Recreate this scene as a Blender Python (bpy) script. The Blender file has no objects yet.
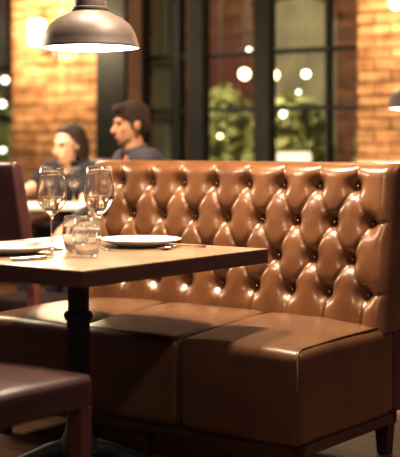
import bpy, bmesh, math, random
import numpy as np
from mathutils import Vector, Matrix, noise
random.seed(7)
PI = math.pi
COL = bpy.context.scene.collection
F = 1230.0            # focal length in pixels
EYE = 1.14            # camera height
TH = math.atan2(-.5977, .8018)          # the booth, table and back wall share this turn
U = Vector((.8018, -.5977, 0)); N = Vector((-.5977, -.8018, 0))

# ---------------------------------------------------------------- materials
def new_mat(name):
    m = bpy.data.materials.new(name); m.use_nodes = True
    nt = m.node_tree; nt.nodes.clear()
    out = nt.nodes.new('ShaderNodeOutputMaterial')
    return m, nt, out
def pbsdf(nt, out, col, rough, metal=0., spec=.5, coat=0.):
    b = nt.nodes.new('ShaderNodeBsdfPrincipled')
    b.inputs['Base Color'].default_value = (*col, 1); b.inputs['Roughness'].default_value = rough
    b.inputs['Metallic'].default_value = metal; b.inputs['Specular IOR Level'].default_value = spec
    b.inputs['Coat Weight'].default_value = coat; b.inputs['Coat Roughness'].default_value = .2
    nt.links.new(b.outputs[0], out.inputs[0]); return b
def ramp_noise(nt, scale, c0, c1, vec=None, detail=4., lo=.35, hi=.65):
    n = nt.nodes.new('ShaderNodeTexNoise'); n.inputs['Scale'].default_value = scale; n.inputs['Detail'].default_value = detail
    if vec: nt.links.new(vec, n.inputs['Vector'])
    r = nt.nodes.new('ShaderNodeValToRGB')
    r.color_ramp.elements[0].color = (*c0, 1); r.color_ramp.elements[1].color = (*c1, 1)
    r.color_ramp.elements[0].position = lo; r.color_ramp.elements[1].position = hi
    nt.links.new(n.outputs['Fac'], r.inputs[0]); return r, n
def objcoord(nt, scale=(1, 1, 1)):
    t = nt.nodes.new('ShaderNodeTexCoord'); m = nt.nodes.new('ShaderNodeMapping')
    m.inputs['Scale'].default_value = scale
    nt.links.new(t.outputs['Object'], m.inputs['Vector']); return m.outputs['Vector']
def bump(nt, b, height, strength, dist=.002):
    k = nt.nodes.new('ShaderNodeBump'); k.inputs['Strength'].default_value = strength; k.inputs['Distance'].default_value = dist
    nt.links.new(height, k.inputs['Height']); nt.links.new(k.outputs[0], b.inputs['Normal'])
def mat_noise(name, c0, c1, rough, scale=20, metal=0., spec=.5, coat=0., bmp=0., bscale=200, stretch=(1, 1, 1)):
    m, nt, out = new_mat(name); b = pbsdf(nt, out, c0, rough, metal, spec, coat)
    v = objcoord(nt, stretch); r, n = ramp_noise(nt, scale, c0, c1, v)
    nt.links.new(r.outputs[0], b.inputs['Base Color'])
    if bmp:
        n2 = nt.nodes.new('ShaderNodeTexNoise'); n2.inputs['Scale'].default_value = bscale; n2.inputs['Detail'].default_value = 3
        nt.links.new(v, n2.inputs['Vector']); bump(nt, b, n2.outputs['Fac'], bmp)
    return m
def mat_emit(name, col, s):
    m, nt, out = new_mat(name); e = nt.nodes.new('ShaderNodeEmission')
    e.inputs[0].default_value = (*col, 1); e.inputs[1].default_value = s
    nt.links.new(e.outputs[0], out.inputs[0]); return m
def mat_glass(name, tint=(1, 1, 1), k=1.0, rough=.02, ior=1.45, milk=0.):
    m, nt, out = new_mat(name)
    t = nt.nodes.new('ShaderNodeBsdfTransparent'); t.inputs[0].default_value = (*tint, 1)
    g = nt.nodes.new('ShaderNodeBsdfGlossy'); g.inputs['Roughness'].default_value = rough
    fr = nt.nodes.new('ShaderNodeLayerWeight'); fr.inputs[0].default_value = .5
    pw = nt.nodes.new('ShaderNodeMath'); pw.operation = 'POWER'; pw.inputs[1].default_value = ior
    nt.links.new(fr.outputs['Facing'], pw.inputs[0])
    mu = nt.nodes.new('ShaderNodeMath'); mu.operation = 'MULTIPLY_ADD'; mu.inputs[1].default_value = k; mu.inputs[2].default_value = milk; mu.use_clamp = True
    mx = nt.nodes.new('ShaderNodeMixShader')
    nt.links.new(pw.outputs[0], mu.inputs[0]); nt.links.new(mu.outputs[0], mx.inputs[0])
    nt.links.new(t.outputs[0], mx.inputs[1]); nt.links.new(g.outputs[0], mx.inputs[2])
    nt.links.new(mx.outputs[0], out.inputs[0]); return m
def mat_brick(name, c1, c2, mortar, rough=.85, horiz=True):
    m, nt, out = new_mat(name); b = pbsdf(nt, out, c1, rough, spec=.25)
    t = nt.nodes.new('ShaderNodeTexCoord'); s = nt.nodes.new('ShaderNodeSeparateXYZ'); c = nt.nodes.new('ShaderNodeCombineXYZ')
    nt.links.new(t.outputs['Object'], s.inputs[0])
    ad = nt.nodes.new('ShaderNodeMath'); nt.links.new(s.outputs[0], ad.inputs[0]); nt.links.new(s.outputs[1], ad.inputs[1])
    nt.links.new(ad.outputs[0], c.inputs[0]); nt.links.new(s.outputs[2], c.inputs[1])
    k = nt.nodes.new('ShaderNodeTexBrick'); nt.links.new(c.outputs[0], k.inputs['Vector'])
    k.inputs['Color1'].default_value = (*c1, 1); k.inputs['Color2'].default_value = (*c2, 1); k.inputs['Mortar'].default_value = (*mortar, 1)
    k.inputs['Scale'].default_value = 1; k.inputs['Brick Width'].default_value = .24; k.inputs['Row Height'].default_value = .078
    k.inputs['Mortar Size'].default_value = .010; k.inputs['Mortar Smooth'].default_value = .2; k.inputs['Bias'].default_value = -.1
    r, n = ramp_noise(nt, 9, (.62, .55, .5), (1.25, 1.15, 1.05), c.outputs[0], 5, .3, .7)
    mx = nt.nodes.new('ShaderNodeMixRGB'); mx.blend_type = 'MULTIPLY'; mx.inputs[0].default_value = 1
    nt.links.new(k.outputs['Color'], mx.inputs[1]); nt.links.new(r.outputs[0], mx.inputs[2])
    mp = nt.nodes.new('ShaderNodeMapping'); mp.inputs['Scale'].default_value = (.9, 11, 1); nt.links.new(c.outputs[0], mp.inputs['Vector'])
    r2, n2 = ramp_noise(nt, 1.6, (.55, .5, .45), (1.3, 1.25, 1.2), mp.outputs[0], 3, .35, .65)
    m2 = nt.nodes.new('ShaderNodeMixRGB'); m2.blend_type = 'MULTIPLY'; m2.inputs[0].default_value = 1
    nt.links.new(mx.outputs[0], m2.inputs[1]); nt.links.new(r2.outputs[0], m2.inputs[2])
    nt.links.new(m2.outputs[0], b.inputs['Base Color'])
    iv = nt.nodes.new('ShaderNodeMath'); iv.operation = 'SUBTRACT'; iv.inputs[0].default_value = 1
    nt.links.new(k.outputs['Fac'], iv.inputs[1]); bump(nt, b, iv.outputs[0], .9, .012)
    return m
def mat_planks(name, c0, c1, rough, width, length, gap=.004, coat=0., seam=(.02, .01, .008), spec=.5):
    m, nt, out = new_mat(name); b = pbsdf(nt, out, c0, rough, coat=coat, spec=spec)
    v = objcoord(nt)
    k = nt.nodes.new('ShaderNodeTexBrick'); nt.links.new(v, k.inputs['Vector'])
    k.inputs['Color1'].default_value = (*c0, 1); k.inputs['Color2'].default_value = (*c1, 1); k.inputs['Mortar'].default_value = (*seam, 1)
    k.inputs['Scale'].default_value = 1; k.inputs['Brick Width'].default_value = length; k.inputs['Row Height'].default_value = width
    k.inputs['Mortar Size'].default_value = gap
    v2 = objcoord(nt, (2, 30, 2)); r, n = ramp_noise(nt, 3, (.7, .65, .6), (1.1, 1.08, 1.05), v2, 6)
    mx = nt.nodes.new('ShaderNodeMixRGB'); mx.blend_type = 'MULTIPLY'; mx.inputs[0].default_value = 1
    nt.links.new(k.outputs['Color'], mx.inputs[1]); nt.links.new(r.outputs[0], mx.inputs[2])
    nt.links.new(mx.outputs[0], b.inputs['Base Color']); return m

M = {}
M['leather'] = mat_noise('tan leather', (.105, .042, .0160), (.158, .068, .026), .31, 7, spec=.6, coat=.3, bmp=.25, bscale=260)
M['seat_leather'] = mat_noise('brown seat leather', (.085, .038, .0185), (.125, .058, .024), .37, 5, spec=.5, bmp=.25, bscale=260)
M['side_leather'] = mat_noise('dark maroon leather', (.055, .017, .022), (.08, .024, .028), .42, 5, spec=.45, bmp=.25, bscale=260)
M['chair_leather'] = mat_noise('dark plum leather', (.046, .017, .019), (.070, .026, .025), .36, 6, spec=.5, bmp=.2, bscale=260)
M['shade_seat'] = mat_noise('seat leather darkened as shade', (.016, .009, .010), (.026, .014, .014), .95, 20, spec=.05)
M['stud'] = mat_noise('brass stud', (.32, .20, .11), (.45, .3, .18), .25, 30, metal=1.)
M['dark_wood'] = mat_noise('dark stained wood', (.035, .014, .012), (.06, .024, .018), .4, 5, stretch=(1, 1, 8))
M['red_wood'] = mat_noise('reddish stained wood', (.11, .034, .026), (.15, .05, .034), .42, 5, stretch=(8, 8, 1))
M['table_top'] = mat_planks('oak table boards', (.235, .150, .092), (.285, .190, .124), .34, .16, 3.0, .0012, seam=(.2, .12, .06))
M['table_edge'] = mat_noise('dark table edge', (.055, .022, .016), (.085, .034, .022), .4, 6, stretch=(1, 1, 8))
M['iron'] = mat_noise('black cast iron', (.024, .029, .032), (.036, .043, .046), .6, 30, metal=0, spec=.35)
M['black_paint'] = mat_noise('dark green black paint', (.010, .011, .009), (.017, .017, .014), .65, 10, spec=.25)
M['jamb'] = mat_noise('dimmed reveal brown', (.22, .13, .085), (.28, .17, .11), .8, 6)
M['curtain'] = mat_noise('dark olive drape', (.34, .34, .25), (.46, .45, .33), .8, 4, stretch=(6, 6, .6))
M['porcelain'] = mat_noise('white porcelain', (.86, .84, .80), (.89, .87, .84), .18, 8)
M['steel'] = mat_noise('polished steel', (.72, .70, .67), (.8, .78, .75), .16, 20, metal=1.)
def mat_real_glass(name):
    m, nt, out = new_mat(name)
    t = nt.nodes.new('ShaderNodeBsdfTransparent'); t.inputs[0].default_value = (.99, .985, .97, 1)
    g = nt.nodes.new('ShaderNodeBsdfGlass'); g.inputs['Roughness'].default_value = .0; g.inputs['IOR'].default_value = 1.45
    d = nt.nodes.new('ShaderNodeBsdfTranslucent'); d.inputs[0].default_value = (.9, .86, .78, 1)
    a = nt.nodes.new('ShaderNodeMixShader'); a.inputs[0].default_value = .12
    nt.links.new(g.outputs[0], a.inputs[1]); nt.links.new(t.outputs[0], a.inputs[2])
    b = nt.nodes.new('ShaderNodeMixShader'); b.inputs[0].default_value = .006
    nt.links.new(a.outputs[0], b.inputs[1]); nt.links.new(d.outputs[0], b.inputs[2])
    nt.links.new(b.outputs[0], out.inputs[0]); return m
M['glass'] = mat_real_glass('clear drinking glass')
def mat_liquid(name, col):
    m, nt, out = new_mat(name); g = nt.nodes.new('ShaderNodeBsdfGlass'); g.inputs['Color'].default_value = (*col, 1)
    g.inputs['IOR'].default_value = 1.33; g.inputs['Roughness'].default_value = 0; nt.links.new(g.outputs[0], out.inputs[0]); return m
M['wine'] = mat_liquid('pale drink', (.985, .965, .90))
M['pane'] = mat_glass('window glass', (.93, .94, .9), .2, .06, 4.0, .012)
M['lamp_metal'] = mat_noise('bronze brown enamel', (.070, .052, .046), (.09, .068, .058), .5, 12, metal=.1, spec=.3)
M['lamp_white'] = mat_noise('white enamel', (.9, .87, .8), (.92, .9, .84), .4, 10)
M['bulb'] = mat_emit('warm bulb', (1., .86, .66), 7)
M['shade_glow'] = mat_emit('glowing opal shade', (1., .72, .38), 9)
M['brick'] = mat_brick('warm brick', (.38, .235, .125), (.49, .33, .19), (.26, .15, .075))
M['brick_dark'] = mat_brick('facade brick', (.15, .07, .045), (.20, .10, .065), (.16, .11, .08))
M['stone'] = mat_noise('grey olive plaster', (.20, .18, .12), (.30, .26, .17), .9, 3)
M['floor'] = mat_planks('floor boards', (.12, .055, .028), (.17, .085, .045), .62, .14, 1.6, .004, spec=.2)
M['ceiling'] = mat_noise('dark ceiling', (.03, .024, .02), (.045, .035, .03), .9, 4)
M['skin'] = mat_noise('warm skin', (.50, .245, .135), (.56, .29, .165), .5, 12)
M['skin_pale'] = mat_noise('pale skin', (.66, .40, .26), (.72, .45, .30), .5, 12)
M['hair_brown'] = mat_noise('dark brown hair', (.026, .011, .006), (.045, .020, .010), .85, 40, stretch=(3, 3, 1))
M['stubble'] = mat_noise('short brown beard', (.13, .06, .033), (.20, .095, .052), .8, 60)
M['hair_black'] = mat_noise('near black hair', (.020, .010, .007), (.042, .022, .014), .75, 40, stretch=(3, 3, 1))
M['shirt'] = mat_noise('slate purple cotton', (.036, .030, .040), (.055, .046, .056), .9, 30)
M['navy'] = mat_noise('navy cloth', (.007, .0075, .012), (.012, .013, .02), .85, 30)
M['white_cloth'] = mat_noise('white linen', (.75, .70, .62), (.8, .75, .68), .8, 20)
M['eye'] = mat_noise('dark eye', (.02, .015, .012), (.04, .03, .02), .2, 30)
M['lip'] = mat_noise('lip skin', (.42, .15, .11), (.46, .18, .13), .45, 30)
M['bark'] = mat_noise('bark', (.06, .04, .025), (.1, .07, .04), .9, 10)
M['leaf'] = mat_noise('olive leaves', (.15, .16, .06), (.34, .34, .13), .6, 3)
M['paving'] = mat_noise('street paving', (.05, .045, .04), (.08, .07, .06), .9, 5)
M['globe_warm'] = mat_emit('warm globe', (1., .76, .42), 9)
M['globe_white'] = mat_emit('white globe', (1., .93, .78), 7)
M['trough_glow'] = mat_emit('glowing trough', (1., .84, .60), 1.6)

# ---------------------------------------------------------------- mesh helpers
def bm_new(): return bmesh.new()
def obj(name, bm, mat, parent=None, smooth=True, angle=None, loc=None):
    me = bpy.data.meshes.new(name)
    bmesh.ops.recalc_face_normals(bm, faces=bm.faces)
    bm.to_mesh(me); bm.free()
    if smooth:
        for p in me.polygons: p.use_smooth = True
    if mat: me.materials.append(mat)
    o = bpy.data.objects.new(name, me); COL.objects.link(o)
    if smooth and angle is not None:
        try: me.set_sharp_from_angle(angle=math.radians(angle))
        except Exception: pass
    if parent: o.parent = parent
    if loc: o.location = loc
    return o
def empty(name, label, cat, loc=(0, 0, 0), rz=0., group=None):
    o = bpy.data.objects.new(name, None); COL.objects.link(o)
    o.empty_display_size = .1; o.location = loc; o.rotation_euler = (0, 0, rz)
    return tag(o, label, cat, group)
def tag(o, label, cat, group=None):
    o['label'] = label; o['category'] = cat
    if group: o['group'] = group
    return o
def struct(o): o['kind'] = 'structure'; return o
def dup(root, label, group, loc, rz):
    r = root.copy(); COL.objects.link(r); r.location = loc; r.rotation_euler = (0, 0, rz); r['label'] = label
    if group: r['group'] = group
    for ch in list(root.children):
        c = ch.copy(); COL.objects.link(c); c.parent = r
        for g in list(ch.children):
            d = g.copy(); COL.objects.link(d); d.parent = c
    return r
def merge(dst, src):
    me = bpy.data.meshes.new('tmp'); src.to_mesh(me); src.free(); dst.from_mesh(me); bpy.data.meshes.remove(me)
def box(bm, lo, hi, bev=0., seg=2, mtx=None):
    t = bmesh.new(); bmesh.ops.create_cube(t, size=1)
    c = [(a + b) / 2 for a, b in zip(lo, hi)]; s = [abs(b - a) for a, b in zip(lo, hi)]
    for v in t.verts: v.co = Vector((c[0] + v.co.x * s[0], c[1] + v.co.y * s[1], c[2] + v.co.z * s[2]))
    if bev: bmesh.ops.bevel(t, geom=t.edges[:] + t.verts[:], offset=bev, segments=seg, profile=.5, affect='EDGES')
    if mtx: t.transform(mtx)
    merge(bm, t)
def lathe(bm, prof, segs=40, cx=0, cy=0, flute=0, fl_n=16, fl_rng=None):
    rings = []
    for r, z in prof:
        if r < 1e-5: rings.append([bm.verts.new((cx, cy, z))]); continue
        ring = []
        for i in range(segs):
            a = 2 * PI * i / segs; rr = r
            if flute and fl_rng and fl_rng[0] < z < fl_rng[1]: rr = r - flute * (.5 + .5 * math.cos(a * fl_n))
            ring.append(bm.verts.new((cx + rr * math.cos(a), cy + rr * math.sin(a), z)))
        rings.append(ring)
    for A, B in zip(rings, rings[1:]):
        if len(A) == 1 and len(B) == 1: continue
        for i in range(segs):
            j = (i + 1) % segs
            if len(A) == 1: bm.faces.new((A[0], B[i], B[j]))
            elif len(B) == 1: bm.faces.new((A[i], B[0], A[j]))
            else: bm.faces.new((A[i], A[j], B[j], B[i]))
def sphere(bm, c, r, u=20, v=12, mtx=None):
    t = bmesh.new(); bmesh.ops.create_uvsphere(t, u_segments=u, v_segments=v, radius=1)
    rr = r if hasattr(r, '__len__') else (r, r, r)
    for q in t.verts: q.co = Vector((q.co.x * rr[0], q.co.y * rr[1], q.co.z * rr[2]))
    if mtx: t.transform(mtx)
    bmesh.ops.translate(t, verts=t.verts, vec=Vector(c)); merge(bm, t)
def tube(bm, pts, rad, segs=12, caps=True):
    pts = [Vector(p) for p in pts]; n = len(pts)
    rad = rad if hasattr(rad, '__len__') else [rad] * n
    prev = None; rings = []
    for i, p in enumerate(pts):
        d = (pts[min(i + 1, n - 1)] - pts[max(i - 1, 0)]).normalized()
        if prev is None:
            a = Vector((0, 0, 1)) if abs(d.z) < .9 else Vector((1, 0, 0)); x = d.cross(a).normalized()
        else: x = (prev - d * prev.dot(d)).normalized()
        prev = x; y = d.cross(x)
        rings.append([bm.verts.new(p + (x * math.cos(2 * PI * k / segs) + y * math.sin(2 * PI * k / segs)) * rad[i]) for k in range(segs)])
    for A, B in zip(rings, rings[1:]):
        for k in range(segs): bm.faces.new((A[k], A[(k + 1) % segs], B[(k + 1) % segs], B[k]))
    if caps: bm.faces.new(rings[0][::-1]); bm.faces.new(rings[-1])
def capsule(bm, p, q, r1, r2):
    tube(bm, [p, q], [r1, r2], 16); sphere(bm, p, r1, 16, 10); sphere(bm, q, r2, 16, 10)
def chain(bm, pts, rads):
    for i in range(len(pts) - 1): capsule(bm, pts[i], pts[i + 1], rads[i], rads[i + 1])
def remeshed(name, bm, mat, parent, voxel, smooth_it=6, fac=.5):
    """fuses overlapping volumes into one continuous surface"""
    o = obj(name, bm, mat, parent)
    r = o.modifiers.new('r', 'REMESH'); r.mode = 'VOXEL'; r.voxel_size = voxel
    s = o.modifiers.new('s', 'SMOOTH'); s.factor = fac; s.iterations = smooth_it
    dg = bpy.context.evaluated_depsgraph_get(); dg.update()
    me = bpy.data.meshes.new_from_object(o.evaluated_get(dg))
    o.modifiers.clear(); old = o.data; o.data = me; bpy.data.meshes.remove(old)
    me.name = name
    if not me.materials: me.materials.append(mat)
    for p in me.polygons: p.use_smooth = True
    return o

# pixel column -> position along the back wall (real points on one real plane)
WALL_Y = 9.0
def S(px, off=0.):
    k = (px - 200) / F; ox, oy = -N.x * off, WALL_Y - N.y * off
    return (k * oy - ox) / (U.x - k * U.y)
def wpt(s, off=0.): return Vector((0, WALL_Y, 0)) + U * s - N * off
def zpx(y, s, off=0.): return EYE - (y - 146) * wpt(s, off).y / F

# ================================================================= SETTING
RECT = Matrix.Rotation(TH, 4, 'Z')
def wall_obj(name, boxes, mat, bev=0.):
    bm = bm_new()
    for lo, hi in boxes: box(bm, lo, hi, bev)
    o = obj(name, bm, mat, smooth=False); o.location = (0, WALL_Y, 0); o.rotation_euler = (0, 0, TH)
    return o
HCEIL = 3.1; SILL = .78; HEAD = 2.72
sL0, sL1 = S(12), S(98.5)            # left brick pier
sP1 = S(127)                        # dark post
sR0 = S(357.5)                        # right brick pier
WT = .17                            # wall depth at the openings
SMIN, SMAX = -7.2, 3.6
struct(wall_obj('wall_back', [((sL0, 0, 0), (sP1, .32, HCEIL)),
                              ((sP1, 0, 0), (sR0, .32, SILL)), ((sP1, 0, HEAD), (sR0, .32, HCEIL)),
                              ((sR0, 0, 0), (SMAX, .32, HCEIL)),
                              ((SMIN, 0, 0), (sL0, .32, SILL)), ((SMIN, 0, HEAD), (sL0, .32, HCEIL))], M['brick']))
struct(wall_obj('trim_1', [((sL1, -.03, 0), (sP1, .0, HCEIL))], M['black_paint'], .004))
struct(wall_obj('reveal_dimmer', [((sP1 - .004, .0, SILL), (sP1 + .012, .16, HEAD))], M['jamb']))  # lining added over the lit brick reveal, its brown set to dim it
struct(wall_obj('darkening_panel', [((SMIN, -.02, 0), (sL1, .0, .46))], M['dark_wood']))  # dark panel added to darken the lit foot of the wall
struct(wall_obj('trim_2', [((sR0 + .02, -.035, 1.005), (SMAX, 0, 1.035))], M['white_cloth'], .004))
bm = bm_new(); box(bm, (-4.2, -2.5, -.06), (6.5, 4.4, 0))
fl = obj('floor', bm, M['floor'], smooth=False); fl.location = (-.3, 6.5, 0); fl.rotation_euler = (0, 0, TH)
# the floor reaches from behind the camera to the wall
fl.data.clear_geometry(); bm = bm_new(); box(bm, (-7.2, -9.5, -.06), (6.5, 0.0, 0)); bm.to_mesh(fl.data); bm.free(); fl.data.materials.append(M['floor'])
fl.location = (0, WALL_Y, 0); struct(fl)
bm = bm_new(); box(bm, (-7.2, -9.5, HCEIL), (6.5, .32, HCEIL + .06))
ce = obj('ceiling', bm, M['ceiling'], smooth=False); ce.location = (0, WALL_Y, 0); ce.rotation_euler = (0, 0, TH); struct(ce)

def window(name, s0, s1, bars, sill, head, transoms, off=.16):
    """bars: list of (s centre, width); one frame mesh, panes and casing as parts"""
    root = bpy.data.objects.new(name, None); COL.objects.link(root)
    root.location = (0, WALL_Y, 0); root.rotation_euler = (0, 0, TH); root['kind'] = 'structure'
    bm = bm_new()
    for a, b in ((s0, s0 + .05), (s1 - .05, s1)): box(bm, (a, off, sill), (b, off + .07, head), .004)
    for z in (sill + .03, head - .03): box(bm, (s0, off, z - .03), (s1, off + .07, z + .03), .004)
    obj('window_frame', bm, M['black_paint'], root, smooth=False)
    for c, w in bars:
        bm = bm_new(); box(bm, (c - w / 2, off - .005 - (.02 if w > .09 else 0), sill), (c + w / 2, off + .07, head), .004)
        obj('mullion', bm, M['black_paint'], root, smooth=False)
    for z in transoms:
        bm = bm_new(); box(bm, (s0 + .04, off + .006, z - .017), (s1 - .04, off + .06, z + .017), .003)
        obj('glazing_bar', bm, M['black_paint'], root, smooth=False)
    xs = [s0 + .05] + [v for c, w in sorted(bars) for v in (c - w / 2, c + w / 2)] + [s1 - .05]
    for a, b in zip(xs[::2], xs[1::2]):
        if b - a > .01:
            bm = bm_new(); box(bm, (a, off + .03, sill), (b, off + .036, head))
            obj('pane', bm, M['pane'], root, smooth=False)
    return root
O = .16
def bar(x0, x1): a, b = S(x0, O), S(x1, O); return ((a + b) / 2, b - a)
sz = S(300, O)
T1, T2 = zpx(50, sz, O), zpx(108, sz, O)
window('window_1', sP1, sR0, [bar(172, 180), bar(189.5, 204.5), bar(255.5, 270.5), bar(325, 328.5)], SILL, HEAD, [T1, T2, T2 - .40 * (T1 - T2) / .4])
sz = S(5, O); window('window_2', SMIN + .3, sL0, [(S(-90, O), .1)], SILL, HEAD, [zpx(68, sz, O), zpx(118, sz, O)])
bm = bm_new(); box(bm, (SMIN, .16, 0), (SMIN + .3, .3, HEAD))
o = obj('wall_left', bm, M['brick'], smooth=False); o.location = (0, WALL_Y, 0); o.rotation_euler = (0, 0, TH); struct(o)
# drape behind the first casement
bm = bm_new(); c0, c1 = S(136, .34), S(178, .34); nn = 90
for i in range(nn + 1):
    s = c0 + (c1 - c0) * i / nn; y = .40 + .022 * math.sin(i * .75) + .008 * math.sin(i * .31)
    bm.verts.new((s, y, SILL - .1)); bm.verts.new((s, y, HEAD))
bm.verts.ensure_lookup_table()
for i in range(nn): bm.faces.new([bm.verts[k] for k in (2 * i, 2 * i + 2, 2 * i + 3, 2 * i + 1)])
o = obj('curtain', bm, M['curtain']); o.location = (0, WALL_Y, 0); o.rotation_euler = (0, 0, TH)
tag(o, 'dark olive drape behind the narrow left pane of the big window', 'curtain')

# ================================================================= OUTSIDE
def out_empty(name, label, cat, s, off, group=None):
    p = wpt(s, off); return empty(name, label, cat, (p.x, p.y, 0), TH, group)
bm = bm_new(); box(bm, (-18, .32, -.08), (12, 12, -.02))
o = obj('street', bm, M['paving'], smooth=False); o.location = (0, WALL_Y, 0); o.rotation_euler = (0, 0, TH); struct(o)
FO = 5.0
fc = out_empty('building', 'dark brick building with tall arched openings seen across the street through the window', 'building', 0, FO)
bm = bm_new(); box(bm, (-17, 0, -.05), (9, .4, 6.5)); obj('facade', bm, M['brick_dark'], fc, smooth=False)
def arch(bm, c, w, z0, zs, y, d):
    pts = [(c - w, z0), (c + w, z0)] + [(c + w * math.cos(PI * i / 20), zs + w * .55 * math.sin(PI * i / 20)) for i in range(21)]
    a = [bm.verts.new((x, y, z)) for x, z in pts]; b = [bm.verts.new((x, y + d, z)) for x, z in pts]
    bm.faces.new(a); bm.faces.new(b[::-1])
    for i in range(len(a)): j = (i + 1) % len(a); bm.faces.new((a[i], b[i], b[j], a[j]))
for px in (298, 120, -20):
    c = S(px, FO); bm = bm_new(); arch(bm, c, .52, .9, zpx(22, c, FO), -.03, .1); obj('arched_panel', bm, M['stone'], fc, smooth=False)
    bm = bm_new(); tube(bm, [(c + .56 * math.cos(PI * i / 20), -.02, zpx(22, c, FO) + .33 * math.sin(PI * i / 20)) for i in range(21)], .05, 8)
    obj('arch_molding', bm, M['brick_dark'], fc)
for px in (226, 60):
    c = S(px, FO); bm = bm_new(); box(bm, (c - .3, -.03, .9), (c + .3, .05, zpx(40, c, FO))); obj('shutter', bm, M['red_wood'], fc, smooth=False)
def leaf_cloud(bm, c, r, n, size):
    for i in range(n):
        d = Vector((random.gauss(0, 1), random.gauss(0, 1), random.gauss(0, 1))).normalized() * (random.random() ** .4)
        p = Vector((c[0] + d.x * r[0], c[1] + d.y * r[1], c[2] + d.z * r[2]))
        a = Vector((random.uniform(-1, 1), random.uniform(-1, 1), random.uniform(-.6, .6))).normalized(); b = a.orthogonal().normalized()
        s = size * random.uniform(.6, 1.3)
        bm.faces.new([bm.verts.new(p + a * s), bm.verts.new(p + b * s * .45), bm.verts.new(p - a * s), bm.verts.new(p - b * s * .45)])
def tree(label, px, ytop, wpx, off, n):
    s = S(px, off); t = out_empty('tree', label, 'tree', s, off, 'trees outside the window')
    Z = wpt(s, off).y; zt = zpx(ytop, s, off); w = wpx * Z / F / 2
    bm = bm_new(); leaf_cloud(bm, (0, 0, zt * .58), (w, w * .8, zt * .42), n, .07)
    for k in range(5): leaf_cloud(bm, (random.uniform(-w, w) * .6, 0, zt * random.uniform(.4, .8)), (w * .5, w * .5, zt * .2), n // 8, .06)
    obj('foliage', bm, M['leaf'], t, smooth=False)
    bm = bm_new(); tube(bm, [(0, 0, -.03), (.03, 0, zt * .3), (-.02, .02, zt * .7)], [.06, .05, .03], 10); obj('trunk', bm, M['bark'], t)
    return t
tree('leafy olive green tree right of the thick window post', 290, 92, 92, 2.6, 2600)
tree('leafy olive green tree left of the thick window post', 226, 84, 66, 3.2, 2200)
tree('dark leafy tree seen through the far right pane of the big window', 374, 118, 40, 3.0, 900)
tree('leafy tree behind the narrow window at the far left edge', -8, 95, 60, 2.6, 1200)
def globe(label, px, py, rpx, off, mat, group='globe lights outside'):
    s = S(px, off); Z = wpt(s, off).y; r = rpx * Z / F; z = zpx(py, s, off)
    t = out_empty('globe_lamp', label, 'lamp', s, off, group); t.location.z = z
    bm = bm_new(); r *= .72; sphere(bm, (0, 0, 0), r, 16, 10); obj('globe', bm, mat, t)
    bm = bm_new(); lathe(bm, [(0, r * .9), (r * .4, r * .9), (r * .4, r * 1.25), (.004, r * 1.3), (.004, 4.2 - z), (0, 4.2 - z)], 10); obj('cord', bm, M['black_paint'], t)
for a in (('warm yellow globe added for a lamp reflection left of the thick window post', 244.5, 74, 7.5, 2.0, M['globe_warm']),  # warm lamp reflections in the panes, built as globes outside
          ('warm yellow globe added for a lamp reflection just right of the thick window post', 274, 75, 6.5, 2.2, M['globe_warm']),
          ('large white globe light in the middle of the right casement', 306, 74, 5.2, 1.8, M['globe_white']),
          ('small white globe light below the large white one', 298.5, 92, 2.4, 1.8, M['globe_white']),
          ('bright white globe light on the lower glazing bar', 283, 114, 4.2, 1.6, M['globe_white']),
          ('small dim globe light among leaves in the left casement', 220, 136, 2.6, 2.0, M['globe_warm']),
          ('white globe light high beside the thick post', 249, 50, 3.0, 1.9, M['globe_white']),
          ('white globe light in the narrow window at the far left, upper one', 5, 80, 4.5, 1.3, M['globe_white']),
          ('white globe light in the narrow window at the far left, middle one', 2, 104, 4.5, 2.1, M['globe_white']),
          ('small white globe light low in the narrow window at the far left', 3, 150, 3., 1.7, M['globe_white'])):
    globe(*a)
# trough given its own glow to stand for a pale blob of light
s = S(294, 1.3); t = out_empty('planter', 'pale planter trough made to glow as a white blob of light low behind the right casement', 'planter', s, 1.3)
zt = zpx(152, s, 1.3)
bm = bm_new(); q = bm_new(); box(q, (-.11, -.1, -.03), (.11, .1, zt), .015)
for v in q.verts: v.co.x *= .75 + .25 * v.co.z / zt; v.co.y *= .75 + .25 * v.co.z / zt
merge(bm, q); obj('trough', bm, M['trough_glow'], t, smooth=False)
bm = bm_new(); leaf_cloud(bm, (0, 0, zt + .05), (.13, .10, .07), 160, .04); obj('foliage', bm, M['leaf'], t, smooth=False)

# ================================================================= BENCH
BC = Vector((.299, 4.0, 0)) + U * (-.715)
bench = empty('bench', 'long brown leather booth bench with deep buttoned back below the window', 'bench', BC, TH)
HL = .745
# three seat cushions, each with rounded top front edge
cuts = [-HL, -HL + .49, -HL + .98, HL]
cuts = [-HL, -.245, .245, HL]
for a, b in zip(cuts, cuts[1:]):
    bm = bm_new(); g = .0015
    box(bm, (a + g, 0, .155), (b - g, .66, .47), .032, 5)
    bmesh.ops.subdivide_edges(bm, edges=[e for e in bm.edges if e.calc_length() > .12], cuts=14, use_grid_fill=True)
    for v in bm.verts:                              # soft crown and slight sag wrinkles
        if v.co.z > .44:
            tx = (v.co.x - a) / (b - a); ty = v.co.y / .56
            v.co.z += .014 * max(0, math.sin(PI * min(max(tx, 0), 1))) ** .6 * max(0, math.sin(PI * min(max(ty, 0), 1))) ** .6
            v.co.z += .030 * (1 - min(1, abs(v.co.x / HL)) ** 5) * min(1, max(0, v.co.y / .5)) + .004 * min(1, max(0, v.co.y / .3))
            v.co.z += .003 * noise.noise(Vector((v.co.x * 9, v.co.y * 9, a * 7)))
        if v.co.y < .04: v.co.y -= .006 * max(0, math.sin(PI * min(max((v.co.x - a) / (b - a), 0), 1))) ** .5
    obj('seat_cushion', bm, M['seat_leather'], bench)
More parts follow.
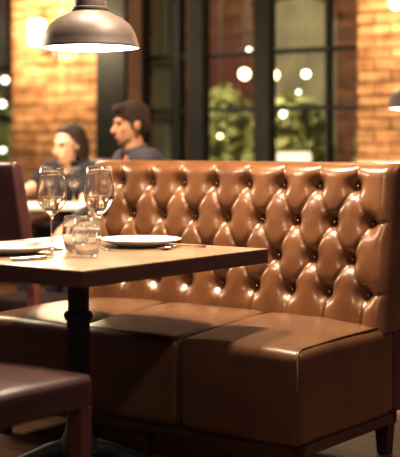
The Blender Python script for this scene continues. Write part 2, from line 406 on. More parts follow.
# piping along the seams
bm = bm_new()
def piping(bm, x):
    tube(bm, [(x, .56, .502), (x, .30, .488), (x, .05, .473), (x, .018, .466), (x, -.001, .445), (x, -.003, .42), (x, -.002, .16)], .0030, 8)
for x in cuts[1:3]: piping(bm, x)
obj('piping', bm, M['seat_leather'], bench)
bm = bm_new(); tube(bm, [(HL - .022, .56, .482), (HL - .022, .3, .481), (HL - .022, .05, .4735), (HL - .020, .022, .466), (HL - .012, .006, .452), (HL - .010, .004, .30), (HL - .010, .004, .17)], .004, 8)
obj('piping', bm, M['seat_leather'], bench)
# tufted back
ROWS = [(.987, .585, 8), (.852, .66, 9), (.716, .585, 8), (.592, .66, 9)]
DU = .164
btn = [[(x0 - DU * k, z) for k in range(n)] for z, x0, n in ROWS]
ZB, ZT = .462, 1.075
segs = []
for i in range(3):
    for (x, z) in btn[i]:
        for (x2, z2) in btn[i + 1]:
            if abs(x - x2) < DU * .62: segs.append((x, z, x2, z2))
for (x, z) in btn[0]: segs.append((x, z, x + .012, ZT + .05))
for (x, z) in btn[3]: segs.append((x, z, x, ZB - .05))
for i in (0, 1, 2, 3):                                # short pleats running out to the ends
    xr, z = btn[i][0]; xl, _ = btn[i][-1]
    if i in (1, 3): segs.append((xr, z, HL + .02, z + .01)); segs.append((xl, z, -HL - .02, z + .01))
RND = .050
def edge_samples(lo, hi, r, step, both):
    t = [r * (1 - math.cos(PI / 2 * i / 9)) for i in range(10)]
    a = [lo + v for v in t] if both else [lo]
    m = int((hi - r - a[-1]) / step)
    mid = [a[-1] + (hi - r - a[-1]) * (i + 1) / m for i in range(m - 1)]
    return np.array(a + mid + [hi - v for v in t[::-1]])
us = edge_samples(-HL, HL, RND, .0062, True); vs = edge_samples(ZB, ZT, RND, .0062, False)
UU, VV = np.meshgrid(us, vs)
dc = np.full(UU.shape, 9.); DB = np.full(UU.shape, 9.)
for (x, z, x2, z2) in segs:
    dx, dz = x2 - x, z2 - z; L2 = dx * dx + dz * dz
    tt = np.clip(((UU - x) * dx + (VV - z) * dz) / L2, 0, 1)
    dc = np.minimum(dc, np.hypot(UU - x - tt * dx, VV - z - tt * dz))
for r in btn:
    for (x, z) in r: DB = np.minimum(DB, np.hypot(UU - x, (VV - z)))
H = -.0025 * np.exp(-dc / .010) - .0085 * np.exp(-(dc / .0052) ** 1.4) - .046 * np.exp(-(DB / .029) ** 1.7) - .004 * np.exp(-DB / .05) + .005 * np.clip(dc / .06, 0, 1)
eu = np.minimum(UU + HL, HL - UU); ev = ZT - VV
def rnd(e): e = np.clip(e, 0, RND); return RND - np.sqrt(np.maximum(RND ** 2 - (RND - e) ** 2, 0))
fade = np.clip(eu / .04, 0, 1) * np.clip(ev / .03, 0, 1)
YF = .55 + .15 * (VV - .47) - H * fade + rnd(eu) + rnd(ev)
bm = bm_new(); nv, nu = UU.shape
g = [[bm.verts.new((UU[j, i], YF[j, i], VV[j, i])) for i in range(nu)] for j in range(nv)]
for j in range(nv - 1):
    for i in range(nu - 1): bm.faces.new((g[j][i], g[j][i + 1], g[j + 1][i + 1], g[j + 1][i]))
# sides, top and rear
def yb(z): return .70 + .15 * (z - .47)
loop = [g[j][0] for j in range(nv)] + g[nv - 1][1:-1] + [g[j][nu - 1] for j in range(nv - 1, -1, -1)]
back = [bm.verts.new((v.co.x * .99, yb(v.co.z) + .02, v.co.z + .002)) for v in loop]
mid = [bm.verts.new((v.co.x, (v.co.y + yb(v.co.z)) / 2 + .02, v.co.z + (.004 if v.co.z > ZT - .001 else 0))) for v in loop]
for A, B in ((loop, mid), (mid, back)):
    for i in range(len(A) - 1): bm.faces.new((A[i], A[i + 1], B[i + 1], B[i]))
bm.faces.new(back)
bk = obj('backrest', bm, M['leather'], bench, angle=60)
for r in btn:
    for (x, z) in r:
        bm = bm_new(); yy = .55 + .15 * (z - .47) + .046
        sphere(bm, (x, yy - .004, z), (.0082, .008, .0082), 14, 8)
        obj('button', bm, M['stud'], bench)
# outer end and rear panels of the frame below the back
bm = bm_new(); box(bm, (-HL + .01, .655, .16), (HL - .004, .75, .50), .015, 3); obj('rear_panel', bm, M['side_leather'], bench)
bm = bm_new()
for lo, hi in (((-HL + .02, .03, .115), (HL - .02, .07, .157)), ((-HL + .02, .67, .115), (HL - .02, .71, .157)), ((-HL + .02, .03, .115), (-HL + .06, .71, .157)), ((HL - .06, .03, .115), (HL - .02, .71, .157))):
    box(bm, lo, hi, .004)
obj('base_rail', bm, M['dark_wood'], bench, smooth=False)
for x in (-HL + .03, 0, HL - .09):
    for y in (.05, .66):
        if x == 0 and y > .1: continue
        bm = bm_new(); t = bm_new(); box(t, (x, y, 0), (x + .06, y + .055, .118), .004)
        for v in t.verts:
            if v.co.z < .05: v.co.x = x + .03 + (v.co.x - x - .03) * .75; v.co.y = y + .0275 + (v.co.y - y - .0275) * .75
        merge(bm, t); obj('leg', bm, M['dark_wood'], bench, smooth=False)

# ================================================================= TABLE
TC = Vector((-.337, 3.54, 0)); TW, TD, TZ = 1.0, .965, .78
tb = TC - U * (TW / 2) - N * (TD / 2)
table = empty('dining_table', 'square wooden table with dark edge on a black iron column', 'table', tb, TH)
bm = bm_new(); box(bm, (-TW / 2, -TD / 2, TZ - .0035), (TW / 2, TD / 2, TZ), .0015, 2); obj('tabletop', bm, M['table_top'], table, smooth=False)
bm = bm_new(); box(bm, (-TW / 2, -TD / 2, TZ - .050), (TW / 2, TD / 2, TZ - .0035), .003, 2); obj('table_edge', bm, M['table_edge'], table, smooth=False)
cl = Vector((-.415, 4.20, 0)); lc = Matrix.Rotation(-TH, 4, 'Z') @ (cl - tb)
bm = bm_new(); pr = [(0, .10), (.075, .10), (.06, .14), (.046, .17), (.041, .20), (.039, .50), (.039, .545), (.046, .55), (.050, .562), (.046, .574), (.036, .58), (.036, .60), (.036, .66), (.042, .69), (.070, .715), (.085, .73), (0, .73)]
zz = []
for a, b in zip(pr, pr[1:]):
    zz.append(a)
    if b[1] - a[1] > .06:
        for q in range(1, 6): zz.append((a[0] + (b[0] - a[0]) * q / 6, a[1] + (b[1] - a[1]) * q / 6))
zz.append(pr[-1])
lathe(bm, zz, 64, lc.x, lc.y, .004, 16, (.21, .53)); obj('column', bm, M['iron'], table, angle=40)
bm = bm_new()
for k in range(4):
    a = PI / 4 + k * PI / 2; d = Vector((math.cos(a), math.sin(a), 0)); p = Vector((lc.x, lc.y, 0))
    tube(bm, [p + Vector((0, 0, .12)), p + d * .10 + Vector((0, 0, .10)), p + d * .24 + Vector((0, 0, .045)), p + d * .30 + Vector((0, 0, .02))], [.035, .03, .024, .02], 12)
obj('base', bm, M['iron'], table)

# ================================================================= CHAIRS
def make_chair(label, loc, rz, dz=0.):
    t = empty('dining_chair', label, 'chair', loc, rz, 'leather dining chairs')
    bm = bm_new(); box(bm, (-.24, -.23, .405), (.24, .23, .500), .024, 5)
    bmesh.ops.subdivide_edges(bm, edges=[e for e in bm.edges if e.calc_length() > .1], cuts=10, use_grid_fill=True)
    for v in bm.verts:
        if v.co.z > .47: v.co.z += .012 * max(0, math.cos(v.co.x / .24 * PI / 2)) ** .7 * max(0, math.cos(v.co.y / .23 * PI / 2)) ** .7
        v.co.z += dz
    obj('seat', bm, M['chair_leather'] if dz == 0 else M['shade_seat'], t)  # shade put into the colour: darker, duller copy for the lowered seat
    bm = bm_new(); tube(bm, [(-.222, -.222, .492 + dz), (.222, -.222, .492 + dz), (.222, .2, .492 + dz)], .004, 8); obj('piping', bm, M['chair_leather'], t)
    for sx in (-1, 1):
        bm = bm_new(); q = bm_new(); box(q, (sx * .232 - .048 * (sx > 0), -.226, 0), (sx * .232 + .048 * (sx < 0), -.178, .41 + dz), .003)
        c = sx * .208
        for v in q.verts:
            if v.co.z < .1: v.co.x = c + (v.co.x - c) * .7; v.co.y = -.202 + (v.co.y + .202) * .7
        merge(bm, q); obj('leg', bm, M['red_wood'], t, smooth=False)
        bm = bm_new(); q = bm_new(); box(q, (c - .022, .18, 0), (c + .022, .224, .66), .003)
        bmesh.ops.subdivide_edges(q, edges=[e for e in q.edges if e.calc_length() > .3], cuts=6)
        for v in q.verts: v.co.y += .05 * max(0, .4 - v.co.z) / .4 + .10 * max(0, v.co.z - .46)
        merge(bm, q); obj('leg', bm, M['red_wood'], t, smooth=False)
    bm = bm_new(); box(bm, (-.235, -.035, 0), (.235, .035, .47), .022, 5)
    bmesh.ops.subdivide_edges(bm, edges=[e for e in bm.edges if e.calc_length() > .1], cuts=8, use_grid_fill=True)
    for v in bm.verts:
        z = v.co.z; v.co.z += .60; v.co.y += .21 + .17 * (v.co.z - .46) - .012 * math.cos(v.co.x / .235 * PI / 2) + .0
        v.co.x *= 1 - .07 * (z / .47)
    obj('backrest', bm, M['chair_leather'], t)
    return t
nc = Vector((-.294, 3.45, 0)) - U * .24 + N * .23
make_chair('plum leather dining chair with reddish legs in the near left corner before the table', nc, math.radians(143.3))
ch = bpy.data.objects['dining_chair']
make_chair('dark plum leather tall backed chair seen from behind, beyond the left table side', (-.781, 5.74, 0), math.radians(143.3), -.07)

# ================================================================= TABLEWARE
def plate(label, loc):
    bm = bm_new(); lathe(bm, [(0, 0), (.075, 0), (.080, .003), (.118, .014), (.147, .0250), (.149, .027), (.147, .0285), (.12, .021), (.098, .013), (.09, .0105), (0, .010)], 64)
    o = obj('plate', bm, M['porcelain'], None, angle=50, loc=loc); return tag(o, label, 'plate', 'dinner plates')
plate('white round plate on the table right of the glasses', (-.215, 4.42, TZ + .0005))
plate('white round plate on the table by the left edge of the picture', (-.628, 4.13, TZ + .0005))
def wine_glass(label, loc, sc=1., group='wine glasses on the table'):
    t = empty('wine_glass', label, 'glass', loc, 0, group)
    h = .284
    outer = [(.040, .0), (.0405, .0015), (.030, .004), (.010, .009), (.0048, .020), (.0042, .06), (.0042, .105), (.006, .116), (.016, .125), (.033, .140), (.045, .158), (.0515, .180), (.0525, .200), (.0495, .228), (.0445, .258), (.0415, h)]
    inner = [(.0405, h), (.0435, .258), (.0484, .228), (.0513, .200), (.0503, .180), (.0438, .159), (.032, .1425), (.016, .1285), (.006, .1215), (0, .120)]
    bm = bm_new(); lathe(bm, [(0, 0)] + [p for p in outer if p[1] <= .0015 or p[1] <= .106 or 1][:7] , 32); obj('stem', bm, M['glass'], t)
    bm = bm_new(); lathe(bm, outer[6:] + inner, 48); obj('bowl', bm, M['glass'], t)
    bm = bm_new(); lathe(bm, [(0, .1206), (.0055, .122), (.0155, .129), (.0312, .143), (.0430, .1595), (.0495, .180), (.0497, .183), (.047, .1825), (0, .1825)], 48); obj('drink', bm, M['wine'], t, angle=50)
    t.scale = (sc, sc, sc); return t
w1 = wine_glass('clear wine glass left of the pair of tumblers, on the table', (-.513, 4.26, TZ + .0005))
def wdup(label, loc, sc, group):
    r = dup(w1, label, group, loc, .3); r.scale = (sc, sc, sc); return r
wdup('clear wine glass behind the tumblers, nearest the buttoned back', (-.349, 4.25, TZ + .0005), 1.02, 'wine glasses on the table')
def tumbler(label, loc, r, h):
    o_ = [(0, 0), (r * .62, 0), (r * .72, .004), (r * .9, h * .25), (r, h * .48), (r * .97, h * .7), (r * .84, h)]
    i_ = [(r * .82, h), (r * .945, h * .7), (r * .972, h * .48), (r * .87, h * .25), (r * .62, .013), (0, .011)]
    bm = bm_new(); lathe(bm, o_ + i_, 40)
    return tag(obj('tumbler', bm, M['glass'], loc=loc), label, 'glass', 'stemless tumblers')
tumbler('clear stemless tumbler, the farther of the two, between the wine glasses', (-.424, 4.20, TZ + .0005), .0465, .122)
tumbler('clear stemless tumbler in front, nearest the table corner', (-.368, 4.00, TZ + .0005), .0475, .126)
# knife
kn = empty('table_knife', 'steel table knife lying in front of the left plate', 'knife', (-.500, 3.905, TZ + .0005), math.atan2(.085, .105) - .1)
bm = bm_new(); q = bm_new(); box(q, (-.085, -.0085, 0), (.01, .0085, .010), .004, 3)
for v in q.verts: v.co.y *= 1 + .25 * max(0, -v.co.x / .085)
merge(bm, q); obj('handle', bm, M['steel'], kn)
bm = bm_new(); pts = [(.008, -.006), (.03, -.008), (.07, -.0085), (.09, -.005), (.097, .004), (.05, .0065), (.008, .006)]
a = [bm.verts.new((x, y, .004)) for x, y in pts]; b = [bm.verts.new((x, y, .0058)) for x, y in pts]
bm.faces.new(a); bm.faces.new(b[::-1])
for i in range(len(a)): j = (i + 1) % len(a); bm.faces.new((a[i], b[i], b[j], a[j]))
obj('blade', bm, M['steel'], kn, smooth=False)
kn.scale = (1.25, 1.2, 1.1)
# spoon beside the right plate
sp0 = Vector((-.118, 4.265, TZ)); sp1 = Vector((.012, 4.35, TZ)); d = (sp1 - sp0)
sp = empty('spoon', 'steel spoon on the table against the right plate', 'spoon', sp0, math.atan2(d.y, d.x))
bm = bm_new(); q = bm_new(); bmesh.ops.create_uvsphere(q, u_segments=24, v_segments=14, radius=1)
bmesh.ops.delete(q, geom=[v for v in q.verts if v.co.z > .15], context='VERTS')
for v in q.verts: v.co = Vector((v.co.x * .030 * (1 - .12 * v.co.x), v.co.y * .019, .0095 + v.co.z * .008))
bmesh.ops.solidify(q, geom=q.faces[:], thickness=.001); merge(bm, q); obj('bowl', bm, M['steel'], sp)
bm = bm_new(); tube(bm, [(.027, 0, .0095), (.04, 0, .013), (.07, 0, .012), (.12, 0, .006), (.165, 0, .0045)], [.003, .0025, .0025, .0035, .0042], 8); obj('handle', bm, M['steel'], sp)

# ================================================================= LAMPS
def pendant(label, loc, warm=True):
    t = empty('pendant_lamp', label, 'lamp', loc, 0, 'dome pendant lamps')
    R = .180
    po = [(R, 0), (R * 1.005, .004), (R * .985, .010), (R * .955, .035), (R * .90, .062), (R * .80, .088), (R * .66, .108), (R * .50, .122), (R * .40, .130), (R * .355, .137)]
    pi_ = [(r - .004, max(z - .004, 0.0)) for r, z in po[::-1]]
    bm = bm_new(); lathe(bm, po, 72); obj('lamp_shade', bm, M['lamp_metal'], t)
    bm = bm_new(); lathe(bm, pi_[:-1] + [(R - .003, .0), (R, 0.)], 72); obj('shade_lining', bm, M['lamp_white'], t)
    bm = bm_new(); lathe(bm, [(0, .132), (.062, .134), (.068, .138), (.068, .146), (.060, .150), (.058, .185), (.052, .20), (.030, .215), (.012, .22), (0, .22)], 40); obj('cap', bm, M['lamp_metal'], t, angle=35)
    bm = bm_new(); tube(bm, [(0, 0, .215), (0, 0, HCEIL - loc[2])], .005, 10); obj('cord', bm, M['black_paint'], t)
    bm = bm_new(); lathe(bm, [(0, -.012), (.06, -.0105), (.12, -.006), (.16, .0), (.172, .005), (.172, .009), (0, .009)], 64); obj('diffuser', bm, M['bulb'], t)
    return t
P1 = Vector((-.402, 4.50, EYE + (146 - 48) * 4.5 / F))
pendant('bronze brown dome pendant lamp hanging above the table', P1)
P2 = Vector((1.20, 6.70, EYE + (146 - 108.5) * 6.7 / F))
dup(bpy.data.objects['pendant_lamp'], 'dome pendant lamp cut by the right picture edge, before the right brick wall', 'dome pendant lamps', P2, .2)
def sconce(label, s, z):
    p = wpt(s, -.0); t = empty('wall_sconce', label, 'lamp', (p.x, p.y, z), TH, 'wall sconces on the brick')
    bm = bm_new(); q = bm_new(); lathe(q, [(0, 0), (.06, 0), (.06, .012), (.045, .025), (0, .028)], 24); q.transform(Matrix.Rotation(PI / 2, 4, 'X')); merge(bm, q); obj('backplate', bm, M['iron'], t)
    bm = bm_new(); tube(bm, [(0, -.02, 0), (0, -.10, -.02), (0, -.12, -.05)], .012, 10)
    sphere(bm, (0, -.12, -.19), (.028, .028, .035)); tube(bm, [(0, -.12, -.05), (0, -.12, -.19)], .012, 10)
    for k in (-1, 1): tube(bm, [(0, -.12, -.10), (k * .06, -.12, -.14), (k * .17, -.12, -.14), (k * .20, -.12, -.115), (k * .21, -.12, -.09)], .009, 10)
    obj('arm', bm, M['iron'], t)
    for k in (-1, 1):
        bm = bm_new(); lathe(bm, [(0, -.095), (.045, -.095), (.062, -.08), (.066, .0), (.066, .09), (.06, .105), (.05, .105), (.055, .09), (.055, -.07), (0, -.08)], 28, k * .21, -.12); obj('lamp_shade', bm, M['shade_glow'], t, angle=50)
    return t
s1 = S(66.5); z1 = zpx(33, s1); sconce('twin shade wall sconce glowing on the left brick pier behind the pendant', s1, z1)
s2 = S(438); z2 = zpx(3, s2) + .06
dup(bpy.data.objects['wall_sconce'], 'twin shade wall sconce glowing high on the right brick wall', 'wall sconces on the brick', (wpt(s2).x, wpt(s2).y, z2), TH)

# ================================================================= PEOPLE
def hand(bm, w, d, nrm, sc=1., curl=.5):
    """w wrist, d forward, nrm palm-down normal"""
    w = Vector(w); d = Vector(d).normalized(); nrm = (Vector(nrm) - d * Vector(nrm).dot(d)).normalized(); s = d.cross(nrm)
    for k in range(4):
        o = (k - 1.5) * .019 * sc; chain(bm, [w + s * o * .6, w + d * .085 * sc + s * o], [.014 * sc, .011 * sc])
        L = (.068, .078, .073, .058)[k] * sc; p = w + d * .09 * sc + s * o * 1.1; pts = [p]; a = 0
        for f in (.42, .32, .26):
            a += curl * .55; p = p + (d * math.cos(a) + nrm * math.sin(a)) * L * f * 1.1 + s * o * .06; pts.append(p)
        chain(bm, pts, [.0095 * sc, .009 * sc, .008 * sc, .007 * sc])
    p = w + d * .025 * sc - s * .026 * sc; chain(bm, [p, p + (d * .7 - s * .7 + nrm * .3) * .036 * sc, p + (d * .95 - s * .55 + nrm * .5) * .062 * sc], [.0125 * sc, .011 * sc, .0085 * sc])
def head_mtx(c, yaw, pitch, sc=1.): return Matrix.Translation(Vector(c)) @ Matrix.Rotation(yaw, 4, 'Z') @ Matrix.Rotation(pitch, 4, 'X') @ Matrix.Scale(sc, 4)
def head_shape(bm, mtx, fem=False):
    q = bm_new()
    sphere(q, (0, .018, .035), (.075, .095, .088)); sphere(q, (0, -.025, -.035), (.060, .066, .078))
    sphere(q, (0, -.062, -.092), (.026, .024, .022)); sphere(q, (0, -.02, -.075), (.048, .055, .035))
    sphere(q, (0, -.074, .030), (.052, .016, .014))                                       # brow
    tube(q, [(0, -.080, .020), (0, -.098, -.005), (0, -.112, -.026)], [.008, .010, .013], 12); sphere(q, (0, -.108, -.028), (.015, .015, .011))
    sphere(q, (0, -.086, -.056), (.023, .013, .007)); sphere(q, (0, -.084, -.068), (.020, .012, .007))
    for k in (-1, 1):
        sphere(q, (k * .038, -.062, -.02), (.022, .020, .022))                             # cheekbone
        sphere(q, (k * .077, .012, -.008), (.010, .022, .032)); sphere(q, (k * .082, .022, .004), (.008, .016, .018))
    q.transform(mtx); merge(bm, q)
def face_parts(t, mtx, lip=True):
    for k in (-1, 1):
        bm = bm_new(); q = bm_new(); sphere(q, (k * .030, -.080, .006), (.013, .008, .008)); q.transform(mtx); merge(bm, q); obj('eye', bm, M['eye'], t)
        bm = bm_new(); q = bm_new(); tube(q, [(k * .012, -.090, .026), (k * .032, -.088, .031), (k * .050, -.074, .025)], [.004, .005, .003], 8); q.transform(mtx); merge(bm, q); obj('eyebrow', bm, M['hair_brown'], t)
    bm = bm_new(); q = bm_new(); sphere(q, (0, -.0975, -.0565), (.020, .005, .005)); sphere(q, (0, -.095, -.067), (.018, .005, .005)); q.transform(mtx); merge(bm, q); obj('lips', bm, M['lip'], t)
def limb_set(J):
    out = {}
    for sd in ('l', 'r'):
        k = 1 if sd == 'l' else -1
        out['arm_' + sd] = ([J['sh_' + sd], J['el_' + sd], J['wr_' + sd]], [.052, .041, .028])
        out['leg_' + sd] = ([J['hip_' + sd], J['kn_' + sd], J['an_' + sd]], [.085, .060, .042])
    return out
def torso(bm, J, g=0., w=1.):
    pel, ch, nk = (Vector(J[k]) for k in ('pelvis', 'chest', 'neck'))
    ab = (pel + ch) / 2
    ax = (Vector(J['sh_l']) - Vector(J['sh_r'])); ang = math.atan2(ax.y, ax.x); R = Matrix.Rotation(ang, 4, 'Z')
    sphere(bm, pel, (.165 * w + g, .125 + g, .115 + g)); sphere(bm, ab, (.138 * w + g, .105 + g, .15 + g), mtx=R)
    sphere(bm, ch, (.158 * w + g, .112 + g, .165 + g), mtx=R)
    for sd in ('l', 'r'):
        s = Vector(J['sh_' + sd]); capsule(bm, s, nk - Vector((0, 0, .055)), .056 + g, .055 + g); capsule(bm, s - Vector((0, 0, .02)), ch, .062 + g, .08 + g)
def person(label, loc, rz, J, headc, yaw, pitch, skin, top_mat, leg_mat, hair_fn, hair_mat, hsc=1., sleeve=1., w=1., palms=None, beard=False):
    t = empty('person', label, 'person', loc, rz); L = limb_set(J); mtx = head_mtx(headc, yaw, pitch, hsc)
    bm = bm_new(); torso(bm, J, 0, w); chain(bm, [Vector(J['neck']) - Vector((0, 0, .04)), Vector(headc) + Vector((0, .01, -.05))], [.058, .052])
    for pts, r in L.values(): chain(bm, [Vector(p) for p in pts], r)
    for sd in ('l', 'r'):
        a = Vector(J['an_' + sd]); chain(bm, [a - Vector((0, 0, .02)), a + Vector((0, -.15, -.055))], [.04, .03])
        wv = Vector(J['wr_' + sd]); fv = (wv - Vector(J['el_' + sd])).normalized(); hand(bm, wv + fv * .01, fv + Vector((0, 0, -.1)), palms or (0, 0, -1))
    head_shape(bm, mtx)
    remeshed('body', bm, skin, t, .0065, 4)
    face_parts(t, mtx)
    bm = bm_new(); torso(bm, J, .016, w)
    for sd in ('l', 'r'):
        pts, r = L['arm_' + sd]; p = [Vector(q) for q in pts]; e = p[1] + (p[2] - p[1]) * (.86 * sleeve if sleeve >= .5 else .02)
        if sleeve >= .5: chain(bm, [p[0], p[1], e], [r[0] + .016, r[1] + .014, .045])
        else: chain(bm, [p[0], p[0] + (p[1] - p[0]) * .55], [r[0] + .016, r[0] + .012])
    o = remeshed('shirt', bm, top_mat, t, .010, 5)
    # neckline: open the cloth around the neck
    b2 = bmesh.new(); b2.from_mesh(o.data); nk = Vector(J['neck'])
    bmesh.ops.delete(b2, geom=[v for v in b2.verts if (Vector((v.co.x, v.co.y + .02, 0)) - Vector((nk.x, nk.y, 0))).length < .062 and v.co.z > nk.z - .075], context='VERTS'); b2.to_mesh(o.data); b2.free()
    bm = bm_new(); nn = nk + Vector((0, -.005, -.012)); cp = []
    for i in range(25):
        a = -PI / 2 + .35 + (2 * PI - .7) * i / 24; cp.append(nn + Vector((.066 * math.cos(a), .064 * math.sin(a), .018 * math.sin(a))))
    tube(bm, cp, .017, 10); obj('collar', bm, top_mat, o)
    bm = bm_new(); pel = Vector(J['pelvis']); sphere(bm, pel - Vector((0, 0, .01)), (.182 * w, .140, .125))
    for sd in ('l', 'r'):
        pts, r = L['leg_' + sd]; p = [Vector(q) for q in pts]; chain(bm, [p[0], p[1], p[1] + (p[2] - p[1]) * .95], [r[0] + .014, r[1] + .014, r[2] + .018])
    remeshed('trousers', bm, leg_mat, t, .011, 5)
    for sd in ('l', 'r'):
        a = Vector(J['an_' + sd]); bm = bm_new(); chain(bm, [a - Vector((0, -.03, .028)), a + Vector((0, -.06, -.035)), a + Vector((0, -.17, -.052))], [.046, .045, .036]); box(bm, a + Vector((-.04, -.2, -.09)), a + Vector((.04, .06, -.075)), .006)
        remeshed('shoe', bm, M['black_paint'], t, .009, 3)
    bm = bm_new(); q = bm_new(); hair_fn(q); q.transform(mtx); merge(bm, q); remeshed('hair', bm, hair_mat, t, .0065, 3)
    if beard:
        bm = bm_new(); q = bm_new(); sphere(q, (0, -.062, -.094), (.028, .0255, .0235)); sphere(q, (0, -.02, -.080), (.050, .0555, .033))
        for k in (-1, 1): sphere(q, (k * .050, .012, -.052), (.010, .020, .034))
        q.transform(mtx); merge(bm, q); remeshed('beard', bm, M['stubble'], t, .0065, 3)
    return t
def hair_short(q):
    sphere(q, (0, .020, .055), (.084, .100, .080)); sphere(q, (0, .050, .005), (.076, .062, .088)); sphere(q, (0, -.045, .092), (.062, .050, .036))
    sphere(q, (.02, -.065, .100), (.04, .035, .026))
    for k in (-1, 1): sphere(q, (k * .066, .030, .025), (.021, .050, .056)); sphere(q, (k * .068, -.008, .012), (.013, .018, .04))
def hair_long(q):
    sphere(q, (0, .034, .058), (.086, .094, .080)); sphere(q, (0, .068, -.02), (.086, .072, .135)); sphere(q, (0, .075, -.15), (.075, .055, .11))
    sphere(q, (0, -.018, .100), (.058, .046, .030))
    for k in (-1, 1): sphere(q, (k * .070, .038, -.01), (.022, .05, .10)); sphere(q, (k * .070, .05, -.13), (.024, .04, .07))
# man: sits behind the booth, looking left
J = dict(pelvis=(0, .02, .605), chest=(0, .0, .93), neck=(0, -.02, 1.135), sh_l=(.185, .0, 1.055), sh_r=(-.185, .0, 1.055), el_l=(.23, -.12, .80), el_r=(-.23, -.12, .80),
         wr_l=(.13, -.33, .72), wr_r=(-.13, -.33, .72), hip_l=(.09, 0, .585), hip_r=(-.09, 0, .585), kn_l=(.13, -.45, .55), kn_r=(-.13, -.45, .55), an_l=(.13, -.42, .095), an_r=(-.13, -.42, .095))
MZ = 6.95; mx = (138 - 200) / F * MZ; RZM = -math.radians(62)
person('dark haired bearded man in a slate shirt facing left above the booth back', (mx, MZ, 0), RZM, J, (0, -.045, EYE + (146 - 124.5) * MZ / F), math.radians(-8), math.radians(8), M['skin'], M['shirt'], M['navy'], hair_short, M['hair_brown'], hsc=1.0, beard=True)
# woman: behind the far table, face to the left
WZ = 8.1; wx = (73 - 200) / F * WZ; RZW = -math.radians(20)
J = dict(pelvis=(0, .04, .605), chest=(0, .0, .87), neck=(0, -.03, 1.05), sh_l=(.155, -.01, .975), sh_r=(-.155, -.01, .975), el_l=(.17, -.20, .735), el_r=(-.24, -.17, .845),
         wr_l=(-.10, -.34, .66), wr_r=(-.22, -.38, .835), hip_l=(.09, 0, .585), hip_r=(-.09, 0, .585), kn_l=(.12, -.42, .55), kn_r=(-.12, -.42, .55), an_l=(.12, -.40, .095), an_r=(-.12, -.40, .095))
person('dark haired woman in navy seated at the far table, face turned left', (wx, WZ, 0), RZW, J, (0, -.065, EYE + (146 - 146.5) * WZ / F + .005), math.radians(-26), math.radians(8), M['skin_pale'], M['navy'], M['navy'], hair_long, M['hair_black'], hsc=1.05, sleeve=.1, w=.88)
# far table with white top, two glasses
FT = Vector(((66 - 200) / F * 7.55, 7.55, 0))
ft = empty('side_table', 'small far table with a white top in front of the woman', 'table', FT, -.08)
bm = bm_new(); box(bm, (-.32, -.25, .755), (.32, .25, .785), .006); obj('tabletop', bm, M['white_cloth'], ft, smooth=False)
bm = bm_new(); lathe(bm, [(0, 0), (.2, 0), (.2, .012), (.05, .03), (.03, .06), (.03, .72), (.09, .754), (0, .754)], 32); obj('pedestal', bm, M['iron'], ft, angle=40)
wdup('blurred wine glass on the far white table before the woman', ((74 - 200) / F * 7.5, 7.5, .7855), .80, 'wine glasses on the far table')
wdup('blurred wine glass on the far white table, left of the woman', ((46 - 200) / F * 7.45, 7.45, .7855), .80, 'wine glasses on the far table')
dup(ch, 'leather chair carrying the man behind the booth', 'leather dining chairs', (mx, MZ, -.02), RZM)
dup(ch, 'leather chair carrying the woman at the far table', 'leather dining chairs', (wx, WZ, -.02), RZW)

# ================================================================= LIGHT
def point(name, loc, e, col, r=.05):
    l = bpy.data.lights.new(name, 'POINT'); l.energy = e; l.color = col; l.shadow_soft_size = r
    o = bpy.data.objects.new(name, l); COL.objects.link(o); o.location = loc; return o
def area(name, loc, target, e, col, sx, sy=None, spread=None):
    l = bpy.data.lights.new(name, 'AREA'); l.energy = e; l.color = col; l.size = sx
    if spread: l.spread = math.radians(spread)
    if sy: l.shape = 'RECTANGLE'; l.size_y = sy
    o = bpy.data.objects.new(name, l); COL.objects.link(o); o.location = loc
    o.rotation_euler = (Vector(target) - Vector(loc)).to_track_quat('-Z', 'Y').to_euler(); return o
WARM = (1., .73, .42)
point('pendant_light', P1 + Vector((0, 0, -.05)), 13, (1, .84, .66), .05)
point('pendant_light', P2 + Vector((0, 0, -.05)), 8, (1, .80, .57), .05)
for s, z in ((s1, z1), (s2, z2)):
    for k in (-1, 1):
        p = wpt(s + k * .21, -.26); point('sconce_light', (p.x, p.y, z + .0), 50 if s < 0 else 20, (1, .78, .52), .07)
def bpt(x, y, z): p = BC + U * x - N * y; return (p.x, p.y, z)
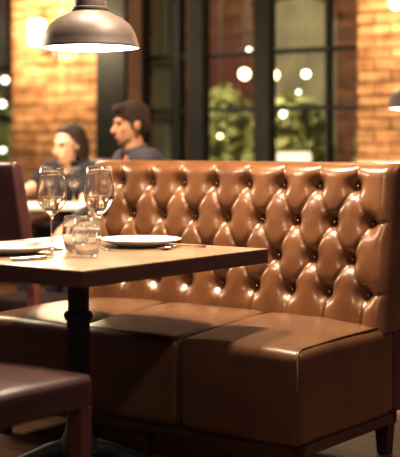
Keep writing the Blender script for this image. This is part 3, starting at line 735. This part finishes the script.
# unseen downlights added in a row over the seat for tuft highlights
for x, e in ((.55, 95), (-.25, 70)):
    area('unseen_light', bpt(x, .10, 2.7), bpt(x, .32, .6), e, (1, .82, .60), .22)
area('tuft_fill', bpt(-2.3, .26, 1.85), bpt(.2, .55, .9), 45, (1, .82, .58), .9, .6)  # unseen area light added at left for broad highlights on the tufting
area('unseen_light', (2.6, 4.0, 2.6), (.7, 4.4, .8), 10, (1, .78, .6), .4)  # unseen fill added at right to lift the bench end
area('unseen_light', (-2.5, 7.0, 3.0), (-.7, 7.7, 1.15), 34, (1, .80, .58), .35, spread=60)
area('unseen_light', (-.25, 1.1, 2.4), bpt(0, .55, .9), 2.6, (1, .84, .64), .10, spread=50)  # small unseen lamp added in front for glints around the buttons
# unseen area lamps that wash the brick
p = wpt(S(385), -.9); area('unseen_light', (p.x, p.y, 3.0), wpt(S(395)) + Vector((0, 0, 1.3)), 30, WARM, .5)
p = wpt(S(50), -.9); area('unseen_light', (p.x, p.y, 3.0), wpt(S(55)) + Vector((0, 0, 1.2)), 24, WARM, .5)
# unseen point lamps added to brighten facade and trees
p = wpt(S(280, 2), 1.2); point('facade_fill', (p.x, p.y, 3.4), 430, (1, .88, .62), .15)
p = wpt(S(215, 2), 1.6); point('facade_fill', (p.x, p.y, 3.2), 280, (1, .88, .62), .15)
p = wpt(S(0, 2), 1.4); point('facade_fill', (p.x, p.y, 3.2), 120, (.95, .95, .8), .15)

w = bpy.data.worlds.new('World'); bpy.context.scene.world = w; w.use_nodes = True
w.node_tree.nodes['Background'].inputs[0].default_value = (.56, .34, .60, 1); w.node_tree.nodes['Background'].inputs[1].default_value = .14

# ================================================================= CAMERA
cam = bpy.data.cameras.new('Camera'); co = bpy.data.objects.new('Camera', cam); COL.objects.link(co)
co.location = (0, 0, EYE); co.rotation_euler = (PI / 2, 0, 0)
cam.sensor_fit = 'HORIZONTAL'; cam.sensor_width = 36; cam.lens = 36 * F / 400; cam.shift_y = -(228.5 - 146) / 400
cam.clip_start = .05; cam.clip_end = 100
cam.dof.use_dof = True; cam.dof.focus_distance = 4.30; cam.dof.aperture_fstop = cam.lens / 43
sc = bpy.context.scene; sc.camera = co
sc.view_settings.view_transform = 'Standard'; sc.view_settings.look = 'None'; sc.view_settings.exposure = .32; sc.view_settings.gamma = .87
